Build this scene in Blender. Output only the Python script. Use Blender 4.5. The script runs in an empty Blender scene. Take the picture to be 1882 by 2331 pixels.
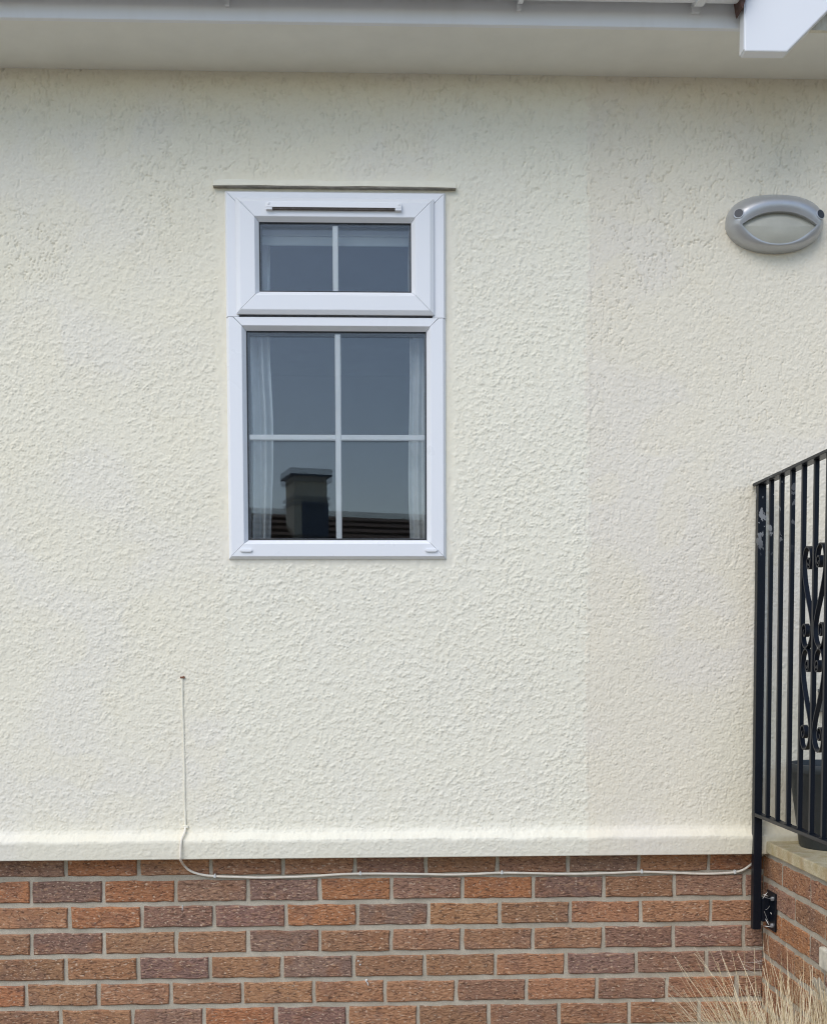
import bpy, bmesh, math, random
import numpy as np
from mathutils import Matrix, Vector

scene = bpy.context.scene
COL = scene.collection
R = math.radians

# ------------------------------------------------------------------ camera
F_PX = 2650.0                       # focal length in photograph pixels (photo is 2331 px high)
YAW, PITCH, ROLL = math.atan(91 / F_PX), R(3.1), 0.0036
fw = Vector((math.sin(YAW) * math.cos(PITCH), math.cos(YAW) * math.cos(PITCH), -math.sin(PITCH)))
r0 = Vector((math.cos(YAW), -math.sin(YAW), 0))
u0 = r0.cross(fw)
rt = r0 * math.cos(ROLL) - u0 * math.sin(ROLL)
up = u0 * math.cos(ROLL) + r0 * math.sin(ROLL)
cam_d = bpy.data.cameras.new('camera')
cam = bpy.data.objects.new('camera', cam_d)
COL.objects.link(cam)
m = Matrix((rt, up, -fw)).transposed().to_4x4()
m.translation = (0, -3.6, 1.5)
cam.matrix_world = m
cam_d.sensor_fit = 'VERTICAL'
cam_d.sensor_height = 36.0
cam_d.lens = F_PX / 2331 * 36.0
cam_d.shift_y = 0.2081
cam_d.clip_start = 0.05
cam_d.clip_end = 500
scene.camera = cam

# ------------------------------------------------------------------ sky and sun (soft, overcast)
SUN_EL, SUN_AZ = R(47), R(212)      # azimuth clockwise from +y
world = bpy.data.worlds.new('World')
scene.world = world
world.use_nodes = True
wn = world.node_tree.nodes
bg = wn['Background']
sky = wn.new('ShaderNodeTexSky')
sky.sky_type = 'NISHITA'
sky.sun_disc = False
sky.sun_elevation = SUN_EL
sky.sun_rotation = SUN_AZ
sky.air_density = 1.0
sky.dust_density = 0.95
sky.ozone_density = 1.8
world.node_tree.links.new(sky.outputs[0], bg.inputs[0])
bg.inputs[1].default_value = 0.14
sun_d = bpy.data.lights.new('sun', 'SUN')
sun_d.energy = 1.3
sun_d.angle = R(46)
sun_d.color = (1.0, 0.96, 0.9)
sun = bpy.data.objects.new('sun', sun_d)
COL.objects.link(sun)
sd = Vector((math.sin(SUN_AZ) * math.cos(SUN_EL), math.cos(SUN_AZ) * math.cos(SUN_EL), math.sin(SUN_EL)))
sun.rotation_euler = sd.to_track_quat('Z', 'Y').to_euler()
sun.location = (0, -4, 8)
scene.view_settings.view_transform = 'Standard'
scene.view_settings.look = 'None'
scene.view_settings.exposure = 0.45
scene.view_settings.gamma = 1.0
scene.render.engine = 'CYCLES'
scene.cycles.max_bounces = 6
scene.cycles.diffuse_bounces = 4
scene.cycles.transparent_max_bounces = 16
scene.cycles.use_denoising = True
scene.cycles.pixel_filter_type = 'BLACKMAN_HARRIS'
scene.cycles.filter_width = 1.1

# ------------------------------------------------------------------ helpers
def link(o, parent=None):
    COL.objects.link(o)
    if parent is not None:
        o.parent = parent
        o.matrix_parent_inverse = Matrix.Translation(-world_loc(parent))
    return o

def world_loc(o):
    return Vector(o['_w']) if '_w' in o else Vector((0, 0, 0))

def empty(name, loc, label, cat, group=None):
    o = bpy.data.objects.new(name, None)
    o.empty_display_size = 0.1
    o.location = loc
    o['_w'] = tuple(loc)
    COL.objects.link(o)
    tag(o, label, cat, group)
    return o

def tag(o, label=None, cat=None, group=None, kind=None):
    if label: o['label'] = label
    if cat: o['category'] = cat
    if group: o['group'] = group
    if kind: o['kind'] = kind
    return o

def mesh_obj(name, verts, faces, mat, parent=None, smooth=False):
    me = bpy.data.meshes.new(name)
    me.from_pydata([tuple(v) for v in verts], [], faces)
    me.update()
    if smooth:
        me.polygons.foreach_set('use_smooth', [True] * len(me.polygons))
    if mat: me.materials.append(mat)
    o = bpy.data.objects.new(name, me)
    return link(o, parent)

class MB:
    """collects solids into one mesh"""
    def __init__(self):
        self.v, self.f = [], []
    def add(self, vs, fs):
        b = len(self.v)
        self.v += [tuple(v) for v in vs]
        self.f += [[b + i for i in f] for f in fs]
        return self
    def box(self, x0, x1, y0, y1, z0, z1, bev=0.0):
        if bev <= 0:
            vs = [(x, y, z) for x in (x0, x1) for y in (y0, y1) for z in (z0, z1)]
            fs = [(0, 1, 3, 2), (4, 6, 7, 5), (0, 4, 5, 1), (2, 3, 7, 6), (0, 2, 6, 4), (1, 5, 7, 3)]
            return self.add(vs, fs)
        bm = bmesh.new()
        bmesh.ops.create_cube(bm, size=1)
        for v in bm.verts:
            v.co = ((x0 + x1) / 2 + v.co.x * (x1 - x0), (y0 + y1) / 2 + v.co.y * (y1 - y0), (z0 + z1) / 2 + v.co.z * (z1 - z0))
        bmesh.ops.bevel(bm, geom=bm.edges[:], offset=bev, segments=2, affect='EDGES', profile=0.5)
        return self.bm(bm)
    def bm(self, bm):
        bm.verts.index_update()
        self.add([v.co[:] for v in bm.verts], [[v.index for v in f.verts] for f in bm.faces])
        bm.free()
        return self
    def prism(self, poly, y0, y1):
        """polygon in (x, z) extruded along y"""
        n = len(poly)
        vs = [(x, y0, z) for x, z in poly] + [(x, y1, z) for x, z in poly]
        fs = [list(range(n))[::-1], list(range(n, 2 * n))] + [(i, (i + 1) % n, n + (i + 1) % n, n + i) for i in range(n)]
        return self.add(vs, fs)
    def tube(self, pts, r, n=8, caps=True):
        pts = [Vector(p) for p in pts]
        rings = []
        nrm = None
        for i, p in enumerate(pts):
            t = (pts[min(i + 1, len(pts) - 1)] - pts[max(i - 1, 0)]).normalized()
            if nrm is None:
                nrm = t.orthogonal().normalized()
            else:
                nrm = (nrm - t * nrm.dot(t)).normalized()
            b = t.cross(nrm)
            rr = r[i] if isinstance(r, (list, tuple)) else r
            rings.append([p + (nrm * math.cos(a) + b * math.sin(a)) * rr for a in [2 * math.pi * k / n for k in range(n)]])
        vs = [q for ring in rings for q in ring]
        fs = [(i * n + k, i * n + (k + 1) % n, (i + 1) * n + (k + 1) % n, (i + 1) * n + k) for i in range(len(rings) - 1) for k in range(n)]
        if caps:
            fs += [list(range(n))[::-1], [(len(rings) - 1) * n + k for k in range(n)]]
        return self.add(vs, fs)
    def lathe(self, prof, cx, cy, n=48):
        """profile of (r, z) turned about a vertical axis"""
        vs = [(cx + r * math.cos(2 * math.pi * k / n), cy + r * math.sin(2 * math.pi * k / n), z) for r, z in prof for k in range(n)]
        fs = [(i * n + k, i * n + (k + 1) % n, (i + 1) * n + (k + 1) % n, (i + 1) * n + k) for i in range(len(prof) - 1) for k in range(n)]
        return self.add(vs, fs)
    def build(self, name, mat, parent=None, smooth=False, bevel=0.0):
        o = mesh_obj(name, self.v, self.f, mat, parent)
        bm = bmesh.new()
        bm.from_mesh(o.data)
        bmesh.ops.recalc_face_normals(bm, faces=bm.faces[:])
        bm.to_mesh(o.data)
        bm.free()
        if smooth:
            o.data.polygons.foreach_set('use_smooth', [True] * len(o.data.polygons))
            try:
                o.data.set_sharp_from_angle(angle=R(40))
            except Exception:
                pass
        if bevel:
            md = o.modifiers.new('bevel', 'BEVEL')
            md.width = bevel
            md.segments = 2
            md.limit_method = 'ANGLE'
        return o

def catmull(pts, n=8):
    P = [Vector(p) for p in pts]
    P = [P[0] * 2 - P[1]] + P + [P[-1] * 2 - P[-2]]
    out = []
    for i in range(1, len(P) - 2):
        for k in range(n):
            t = k / n
            out.append(0.5 * ((2 * P[i]) + (P[i + 1] - P[i - 1]) * t + (2 * P[i - 1] - 5 * P[i] + 4 * P[i + 1] - P[i + 2]) * t * t + (3 * P[i] - P[i - 1] - 3 * P[i + 1] + P[i + 2]) * t ** 3))
    out.append(P[-2])
    return out

# ------------------------------------------------------------------ materials
def new_mat(name, color=(0.5, 0.5, 0.5), rough=0.5, metallic=0.0, spec=0.5):
    mt = bpy.data.materials.new(name)
    mt.use_nodes = True
    nt = mt.node_tree
    b = nt.nodes['Principled BSDF']
    b.inputs['Base Color'].default_value = (*color, 1)
    b.inputs['Roughness'].default_value = rough
    b.inputs['Metallic'].default_value = metallic
    b.inputs['Specular IOR Level'].default_value = spec
    return mt

class NT:
    def __init__(self, mt):
        self.nt = mt.node_tree
        self.b = self.nt.nodes['Principled BSDF']
        self.pos = self.nt.nodes.new('ShaderNodeNewGeometry').outputs['Position']
    def n(self, t, **kw):
        nd = self.nt.nodes.new(t)
        for k, v in kw.items(): setattr(nd, k, v)
        return nd
    def l(self, a, b): self.nt.links.new(a, b)
    def mapping(self, scale=(1, 1, 1), rot=(0, 0, 0), src=None, loc=(0, 0, 0)):
        mp = self.n('ShaderNodeMapping')
        mp.inputs['Scale'].default_value = scale
        mp.inputs['Rotation'].default_value = rot
        mp.inputs['Location'].default_value = loc
        self.l(src or self.pos, mp.inputs['Vector'])
        return mp.outputs[0]
    def noise(self, scale, detail=3, rough=0.5, vec=None, out='Fac', dist=0.0):
        t = self.n('ShaderNodeTexNoise')
        t.inputs['Scale'].default_value = scale
        t.inputs['Detail'].default_value = detail
        t.inputs['Roughness'].default_value = rough
        t.inputs['Distortion'].default_value = dist
        self.l(vec or self.pos, t.inputs['Vector'])
        return t.outputs[out]
    def voro(self, scale, vec=None, feature='F1', out='Distance'):
        t = self.n('ShaderNodeTexVoronoi', feature=feature)
        t.inputs['Scale'].default_value = scale
        self.l(vec or self.pos, t.inputs['Vector'])
        return t.outputs[out]
    def ramp(self, fac, stops):
        r = self.n('ShaderNodeValToRGB')
        el = r.color_ramp.elements
        while len(el) > 1: el.remove(el[-1])
        for i, (p, c) in enumerate(stops):
            e = el[0] if i == 0 else el.new(p)
            e.position = p
            e.color = (c, c, c, 1) if not isinstance(c, tuple) else (*c, 1)
        self.l(fac, r.inputs[0])
        return r.outputs[0]
    def mix(self, fac, a, b, mode='MIX'):
        x = self.n('ShaderNodeMix', data_type='RGBA', blend_type=mode)
        for s, v in ((0, fac), (6, a), (7, b)):
            if hasattr(v, 'is_linked'): self.l(v, x.inputs[s])
            elif isinstance(v, tuple): x.inputs[s].default_value = (*v, 1)
            else: x.inputs[s].default_value = v
        return x.outputs[2]
    def math(self, op, a, b=0.0, clamp=False):
        x = self.n('ShaderNodeMath', operation=op, use_clamp=clamp)
        for s, v in ((0, a), (1, b)):
            if hasattr(v, 'is_linked'): self.l(v, x.inputs[s])
            else: x.inputs[s].default_value = v
        return x.outputs[0]
    def color(self, c): self.l(c, self.b.inputs['Base Color'])
    def rough(self, c): self.l(c, self.b.inputs['Roughness'])
    def bump(self, h, strength=0.5, dist=0.002, prev=None):
        x = self.n('ShaderNodeBump')
        x.inputs['Strength'].default_value = strength
        x.inputs['Distance'].default_value = dist
        self.l(h, x.inputs['Height'])
        if prev is not None: self.l(prev, x.inputs['Normal'])
        self.l(x.outputs[0], self.b.inputs['Normal'])
        return x.outputs[0]

def speckled(name, color, rough=0.6, amt=0.12, scale=40, bump=0.0, bscale=300, spec=0.5, metallic=0.0):
    """plain surface with slight tone variation and dust"""
    mt = new_mat(name, color, rough, metallic, spec)
    t = NT(mt)
    n = t.noise(scale, 5, 0.6)
    hi = tuple(min(1, c * (1 + amt)) for c in color)
    lo = tuple(c * (1 - amt) for c in color)
    t.color(t.mix(t.ramp(n, [(0.3, 0.0), (0.7, 1.0)]), lo, hi))
    t.rough(t.ramp(t.noise(scale * 2.3, 4), [(0.3, max(0.02, rough - 0.08)), (0.7, min(1, rough + 0.08))]))
    if bump: t.bump(t.noise(bscale, 3), bump, 0.001)
    return mt

# --- masonry paint on textured render: slight weathering tones stored with the surface
M_RENDER = new_mat('masonry_paint', rough=0.8, spec=0.2)
t = NT(M_RENDER)
pa = t.n('ShaderNodeAttribute', attribute_name='paint')
t.color(pa.outputs['Color'])
M_PANEL = speckled('gable_render', (0.74, 0.70, 0.58), 0.85, 0.06, 20, 0.0)
t = NT(M_PANEL)
t.bump(t.noise(1.0, 3, 0.6, vec=t.mapping(scale=(90, 90, 22))), 1.0, 0.006)

# --- bricks: own colour per brick (object colour), flecked rustic face
M_BRICK = new_mat('brick', rough=0.92, spec=0.2)
t = NT(M_BRICK)
oi = t.n('ShaderNodeObjectInfo')
patch = t.noise(9, 3, 0.6)
c = t.mix(t.ramp(patch, [(0.52, 0.0), (0.62, 0.35)]), oi.outputs['Color'], (0.21, 0.13, 0.11))
patch2 = t.noise(14, 3, 0.6, vec=t.mapping(loc=(3, 7, 1)))
c = t.mix(t.ramp(patch2, [(0.52, 0.0), (0.66, 0.45)]), c, (0.34, 0.155, 0.075))
dn = t.noise(1.0, 3, 0.6, vec=t.mapping(scale=(62, 62, 150), rot=(0, R(14), 0)), dist=0.9)
c = t.mix(t.ramp(dn, [(0.34, 0.75), (0.47, 0.0)]), c, (0.095, 0.055, 0.04))
c = t.mix(t.ramp(dn, [(0.55, 0.0), (0.66, 0.55)]), c, (0.56, 0.34, 0.20))
fl = t.noise(1.0, 1, 0.5, vec=t.mapping(scale=(95, 95, 150), loc=(5, 2, 9)))
c = t.mix(t.ramp(fl, [(0.62, 0.0), (0.72, 0.75)]), c, (0.64, 0.47, 0.34))
t.color(c)
t.bump(dn, 1.0, 0.009)

# --- mortar
M_MORTAR = new_mat('mortar', rough=0.95, spec=0.15)
t = NT(M_MORTAR)
c = t.mix(t.ramp(t.noise(12, 4, 0.6), [(0.35, 0.0), (0.65, 1.0)]), (0.45, 0.40, 0.31), (0.58, 0.52, 0.41))
c = t.mix(t.ramp(t.noise(300, 3, 0.7), [(0.35, 0.4), (0.6, 0.0)]), c, (0.19, 0.17, 0.14))
t.color(c)
t.bump(t.noise(260, 4, 0.65), 0.7, 0.0025)

# --- buff sandstone coping
M_STONE = new_mat('buff_stone', rough=0.9, spec=0.2)
t = NT(M_STONE)
c = t.mix(t.ramp(t.noise(15, 5, 0.65), [(0.35, 0.0), (0.65, 1.0)]), (0.50, 0.40, 0.21), (0.70, 0.62, 0.43))
c = t.mix(t.ramp(t.noise(7, 4, 0.6, vec=t.mapping(scale=(1, 3, 0.6))), [(0.5, 0.0), (0.7, 0.6)]), c, (0.48, 0.32, 0.18))
c = t.mix(t.ramp(t.noise(190, 4, 0.7), [(0.3, 0.5), (0.55, 0.0)]), c, (0.32, 0.27, 0.15))
t.color(c)
t.bump(t.noise(150, 5, 0.65), 0.8, 0.003)

M_CONCRETE = speckled('grey_stone', (0.62, 0.58, 0.47), 0.9, 0.25, 30, 0.8, 170, 0.2)
M_PVC = speckled('white_upvc', (0.80, 0.81, 0.83), 0.32, 0.006, 3, 0.0)
M_PVC_DIRTY = new_mat('weathered_upvc', (0.78, 0.79, 0.80), 0.4)
t = NT(M_PVC_DIRTY)
st = t.noise(1.0, 4, 0.6, vec=t.mapping(scale=(9, 9, 2)))
c = t.mix(t.ramp(st, [(0.5, 0.0), (0.72, 0.18)]), (0.79, 0.80, 0.815), (0.55, 0.53, 0.47))
t.color(c)
M_SOFFIT = speckled('painted_soffit', (0.80, 0.79, 0.73), 0.6, 0.05, 6)
M_BAR = speckled('off_white_bar', (0.93, 0.93, 0.92), 0.4, 0.03, 12)
M_BLACK = new_mat('black_rubber', (0.012, 0.013, 0.015), 0.5)
M_SPACER = new_mat('grey_spacer', (0.20, 0.21, 0.22), 0.45)
M_GRILLE = speckled('brown_grille', (0.13, 0.11, 0.095), 0.7, 0.3, 90)
M_CURTAIN = speckled('curtain_cloth', (0.82, 0.82, 0.81), 0.9, 0.06, 25)
M_BLIND = speckled('blind_cloth', (0.55, 0.58, 0.58), 0.85, 0.05, 25)
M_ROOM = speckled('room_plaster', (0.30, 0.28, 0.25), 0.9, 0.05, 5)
M_TILE = speckled('brown_roof_tile', (0.085, 0.045, 0.035), 0.85, 0.35, 35, 0.6, 180)
M_ROOFTILE = speckled('dark_roof_tile', (0.11, 0.070, 0.048), 0.85, 0.4, 5, 0.4, 60)
M_CHIM = speckled('chimney_render', (0.82, 0.77, 0.62), 0.9, 0.1, 6)
M_CAP_SHADE = speckled('cap_and_shade_grey', (0.17, 0.20, 0.25), 0.7, 0.2, 6)  # grey of cap and band, also the painted shade on the lower shaft
M_NWALL = speckled('neighbour_render', (0.60, 0.56, 0.47), 0.9, 0.06, 3)
M_SILVER = speckled('silver_lamp_paint', (0.46, 0.465, 0.47), 0.38, 0.03, 40, 0.0, 900, metallic=0.5)
M_HOLE = new_mat('lamp_hole', (0.035, 0.04, 0.05), 0.5)
M_LENS = speckled('frosted_lens', (0.42, 0.41, 0.345), 0.45, 0.06, 25)
M_POT = speckled('grey_plastic_pot', (0.036, 0.042, 0.044), 0.5, 0.12, 30)
M_SOIL = speckled('soil', (0.03, 0.022, 0.016), 0.95, 0.4, 90, 1.0, 120)
M_BOX = speckled('dark_grey_box', (0.10, 0.115, 0.125), 0.45, 0.05, 30)
M_CABLE = speckled('beige_cable', (0.85, 0.78, 0.66), 0.55, 0.1, 40)
M_CABLE_P = speckled('painted_cable', (0.80, 0.755, 0.62), 0.7, 0.1, 40)
M_CLIP = new_mat('white_clip', (0.75, 0.75, 0.72), 0.5)
M_RUST = speckled('rusty_nail', (0.22, 0.09, 0.05), 0.8, 0.3, 200)
M_WEB = new_mat('cobweb', (0.75, 0.73, 0.68), 0.9)
M_STEEL = speckled('bolt', (0.45, 0.46, 0.47), 0.5, 0.2, 90, metallic=0.6)

# --- black painted iron with chipped patches near the hand height
M_IRON = new_mat('black_iron_paint', (0.006, 0.008, 0.013), 0.33, spec=0.22)
t = NT(M_IRON)
sep = t.n('ShaderNodeSeparateXYZ')
t.l(t.pos, sep.inputs[0])
zm = t.ramp(t.math('MULTIPLY_ADD', sep.outputs['Z'], 1.0), [(0.0, 0.0), (1.0, 1.0)])
zmask = t.math('MULTIPLY', t.math('MULTIPLY', t.math('SUBTRACT', sep.outputs['Z'], 1.80), 9.0, True),
               t.math('MULTIPLY', t.math('ADD', sep.outputs['Y'], 0.36), 9.0, True))
chip = t.ramp(t.noise(48, 3, 0.55, vec=t.mapping(scale=(1, 1, 0.6), loc=(0.3, 2.2, 5.1))), [(0.615, 0.0), (0.63, 1.0)])
chip = t.math('MULTIPLY', chip, zmask)
dust = t.ramp(t.noise(240, 3, 0.7), [(0.62, 0.0), (0.74, 0.25)])
c = t.mix(dust, (0.006, 0.008, 0.013), (0.06, 0.06, 0.057))
t.color(t.mix(chip, c, (0.25, 0.255, 0.26)))
t.rough(t.mix(chip, (0.33, 0.33, 0.33), (0.75, 0.75, 0.75)))

# --- dry grass
M_GRASS = new_mat('dry_grass', rough=0.75, spec=0.2)
t = NT(M_GRASS)
at = t.n('ShaderNodeAttribute', attribute_name='tone')
t.color(t.ramp(at.outputs['Fac'], [(0.0, (0.34, 0.26, 0.12)), (0.5, (0.66, 0.54, 0.33)), (1.0, (0.86, 0.76, 0.55))]))

# --- window glass: a thin sheet that lets light through and mirrors by Fresnel
M_GLASS = bpy.data.materials.new('glass')
M_GLASS.use_nodes = True
nt = M_GLASS.node_tree
nt.nodes.clear()
out = nt.nodes.new('ShaderNodeOutputMaterial')
mx = nt.nodes.new('ShaderNodeMixShader')
fr = nt.nodes.new('ShaderNodeFresnel'); fr.inputs[0].default_value = 1.46
tr = nt.nodes.new('ShaderNodeBsdfTransparent'); tr.inputs[0].default_value = (0.99, 0.995, 0.99, 1)
gl = nt.nodes.new('ShaderNodeBsdfGlossy'); gl.inputs['Roughness'].default_value = 0.0
gl.inputs['Color'].default_value = (1, 1, 1, 1)
nt.links.new(fr.outputs[0], mx.inputs[0]); nt.links.new(tr.outputs[0], mx.inputs[1])
nt.links.new(gl.outputs[0], mx.inputs[2]); nt.links.new(mx.outputs[0], out.inputs[0])

M_GROUND = new_mat('gravel_ground', rough=0.95, spec=0.2)
t = NT(M_GROUND)
c = t.mix(t.ramp(t.noise(0.8, 4, 0.6), [(0.35, 0.0), (0.65, 1.0)]), (0.31, 0.27, 0.21), (0.42, 0.37, 0.29))
c = t.mix(t.ramp(t.voro(60), [(0.0, 0.0), (0.6, 0.5)]), c, (0.16, 0.145, 0.12))
t.color(c)
t.bump(t.voro(60), 0.6, 0.01)

# ------------------------------------------------------------------ ground
X_L, X_R = -3.4, 3.5
g = mesh_obj('ground', [(-120, -160, 0), (120, -160, 0), (120, 60, 0), (-120, 60, 0)], [(0, 1, 2, 3)], M_GROUND)
tag(g, kind='structure')

# ------------------------------------------------------------------ the house
house = empty('house', (0, 0.1, 0), 'cream textured rendered house on a brown brick base with white eaves', 'house')

# rendered wall as real relief: a fine grid pushed in and out
rng = np.random.default_rng(11)
DX = 0.0028
Z0, Z1 = 0.897, 3.29
nx = int((X_R - X_L) / DX) + 1
nz = int((Z1 - Z0) / DX) + 1
gx = X_L + np.arange(nx) * DX
gz = Z0 + np.arange(nz) * DX
fx = np.fft.fftfreq(nx, DX)[None, :]
fz = np.fft.fftfreq(nz, DX)[:, None]

def band(lam, ax=1.0, az=1.0, width=0.45, low=False):
    w = np.fft.fft2(rng.standard_normal((nz, nx)))
    k = np.sqrt((fx * ax) ** 2 + (fz * az) ** 2) * lam
    filt = np.exp(-(k ** 2)) if low else np.exp(-((k - 1) / width) ** 2)
    o = np.real(np.fft.ifft2(w * filt))
    return o / o.std()

def sstep(a, b, x):
    q = np.clip((x - a) / (b - a), 0, 1)
    return q * q * (3 - 2 * q)

XX, ZZ = np.meshgrid(gx, gz)
wob = band(0.5, low=True)
top_w = sstep(2.45, 3.0, ZZ + 0.12 * wob)                    # upper wall: flatter, drip-like
n1 = band(0.025, 0.95, 1.1)
n1b = band(0.0185, 0.9, 1.05)
n1v = band(0.026, 0.85, 2.4)                                # vertical character
n2 = band(0.0105)
n3 = band(0.0085)
g1, g2, g3 = (sstep(-0.7, 0.6, band(l, low=True)) for l in (0.030, 0.024, 0.034))
coarse = sstep(0.24, 0.28, XX) * (1 - sstep(0.655, 0.675, XX)) * (1 - 0.6 * sstep(2.8, 3.0, ZZ))
below = sstep(-0.50, -0.44, XX + 0.03 * wob) * (1 - sstep(0.655, 0.675, XX)) * (1 - sstep(1.74, 1.80, ZZ))
coarse = np.maximum(coarse, 0.6 * below)
right = sstep(0.655, 0.675, XX)
left = 1 - sstep(-0.95, -0.45, XX + 0.08 * wob)
vert = np.clip(top_w * 0.85 + right * 0.45 + 0.25 * left * sstep(-0.5, 1.0, wob), 0, 1)
def ridged(n, w): return np.clip(1 - np.abs(n) / w, 0, 1)
rA = ridged(n1 + 0.22 * n2, 0.32) * g1
rB = ridged(n1b + 0.25 * n2, 0.36) * g2
rV = ridged(n1v + 0.16 * n2, 0.32) * (0.25 + 0.75 * g3)
pits = sstep(1.2, 2.1, n2) + 0.6 * sstep(1.3, 2.2, n3)
# lapped scallops: gentle upper slope, steep lower edge
ph = ZZ / 0.0140 + 0.75 * band(0.026, low=True) + 0.30 * n1b + 0.10 * n2
frc = ph - np.floor(ph)
scal = np.where(frc < 0.16, frc / 0.16, (1 - frc) / 0.84) * sstep(-0.2, 1.0, band(0.016, low=True))
peaks = sstep(0.7, 1.7, n2) + 0.5 * sstep(0.9, 1.9, n3)
low = np.maximum(0.8 * rA, 0.75 * rB) * 0.0017 + scal * (0.0020 + 0.0006 * coarse) + 0.0002 * n1 + 0.0008 * peaks - 0.0009 * pits
high = -0.0044 * rV ** 1.2 + 0.40 * low - 0.0010 * pits
h = low * (1 - vert) + high * vert + 0.0003 * n3
h *= (1.0 + 0.2 * top_w) * (0.92 + 0.16 * sstep(-1.2, 1.2, band(0.22, low=True)))
h += 0.0006 * band(0.35, low=True)
# smooth trowelled margin round the window, proud plaster drip over its head
WX0, WX1, WZ0, WZ1 = -0.4375, 0.2255, 1.815, 2.914
edge_n = 0.005 * band(0.02, low=True)
inx = sstep(-0.470, -0.458, XX + edge_n) * (1 - sstep(0.246, 0.258, XX + edge_n))
inz = sstep(1.790, 1.802, ZZ + edge_n)
margin = inx * inz * (1 - sstep(2.955, 2.975, ZZ + edge_n))
h = h * (1 - 0.80 * margin) + margin * (0.0004 + 0.0003 * band(0.05, 0.5, 1.2))
# panel joints
h += 0.0007 * np.exp(-((XX - 0.665) / 0.004) ** 2) * (1 - margin)
# bell-cast drip at the foot of the render
zn = ZZ + 0.0011 * band(0.07, low=True)
bell = np.interp(zn, [0.88, 0.949, 0.956, 0.974, 0.985, 1.00], [0.0275, 0.0335, 0.0320, 0.0060, 0.0010, 0.0])
h = h * (1 - 0.45 * (ZZ < 0.955)) * (1 - 0.55 * (ZZ < 0.906)) + bell
cols = np.concatenate([np.where((gx < -1.4))[0][::4], np.where((gx >= -1.4) & (gx <= 1.6))[0], np.where(gx > 1.6)[0][::4]])
X2, Z2, H2 = XX[:, cols], ZZ[:, cols], h[:, cols]
nc = len(cols)
idx = np.arange(nz * nc).reshape(nz, nc)
q = np.stack([idx[:-1, :-1], idx[:-1, 1:], idx[1:, 1:], idx[1:, :-1]], -1)
cx = (X2[:-1, :-1] + X2[1:, 1:]) / 2
cz = (Z2[:-1, :-1] + Z2[1:, 1:]) / 2
keep = ~((cx > WX0 + 0.012) & (cx < WX1 - 0.012) & (cz > WZ0 + 0.012) & (cz < WZ1 - 0.012))
q = q[keep]
verts = np.stack([X2, -H2, Z2], -1).reshape(-1, 3)
# underside of the drip
b0 = len(verts)
under = verts[:nc].copy()
under[:, 1] = 0.06
verts = np.concatenate([verts, under])
uq = np.stack([idx[0, :-1], b0 + np.arange(nc - 1), b0 + 1 + np.arange(nc - 1), idx[0, 1:]], -1)
q = np.concatenate([q, uq])
me = bpy.data.meshes.new('rendered_wall')
me.vertices.add(len(verts)); me.vertices.foreach_set('co', verts.astype(np.float32).ravel())
me.loops.add(q.size); me.loops.foreach_set('vertex_index', q.astype(np.int32).ravel())
me.polygons.add(len(q)); me.polygons.foreach_set('loop_start', np.arange(0, q.size, 4, dtype=np.int32))
me.polygons.foreach_set('use_smooth', np.ones(len(q), dtype=bool))
me.update(calc_edges=True)
big, mid_, fin = band(0.42, low=True), band(0.16, low=True), band(0.012, low=True)
cA, cB, cC, cD = (np.array(v) for v in ((0.825, 0.777, 0.637), (0.815, 0.770, 0.655), (0.83, 0.775, 0.62), (0.68, 0.61, 0.47)))
w1 = sstep(-0.6, 0.6, big)[..., None]
w2 = (0.5 * sstep(0.3, 1.1, mid_))[..., None]
w3 = (0.22 * sstep(0.6, 2.0, fin) + 0.2 * sstep(1.6, 2.4, n2))[..., None]
stain = (0.4 * sstep(0.95, 1.2, XX) * (1 - sstep(1.25, 1.5, XX)) * (1 - sstep(1.0, 1.45, ZZ + 0.1 * big)))[..., None]
streak = (0.10 * sstep(0.5, 1.8, band(0.03, 1.0, 9.0)) * sstep(-0.5, 1.0, wob))[..., None]
newp = np.maximum(sstep(0.186, 0.190, XX) * (ZZ > 2.93), sstep(0.22, 0.26, XX))
newp = np.maximum(newp, sstep(-0.457, -0.450, XX) * (ZZ < 1.80)) * (1 - sstep(0.655, 0.665, XX + 0.004 * wob + edge_n))
patchw = newp[..., None]
rgt = (sstep(0.655, 0.665, XX + 0.004 * wob + edge_n))[..., None]
pc = cA * (1 - w1) + cB * w1
pc = pc * (1 - w2) + cC * w2
pc = pc * (1 - patchw) + (0.35 * pc + 0.65 * np.array((0.83, 0.795, 0.665))) * patchw
pc = pc * (1 - rgt) + pc * np.array((0.972, 0.955, 0.955)) * rgt
pc = pc * (1 - w3) + cD * w3
pc = pc * (1 - stain) + np.array((0.72, 0.67, 0.49)) * stain
pc = pc * (1 - streak) + np.array((0.60, 0.56, 0.44)) * streak
pc = pc[:, cols].reshape(-1, 3)
pc = np.concatenate([pc, pc[:nc]])
pc4 = np.ones((len(pc), 4), dtype=np.float32); pc4[:, :3] = pc
ca = me.attributes.new('paint', 'FLOAT_COLOR', 'POINT')
ca.data.foreach_set('color', pc4.ravel())
me.materials.append(M_RENDER)
wall = link(bpy.data.objects.new('rendered_wall', me), house)

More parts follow.
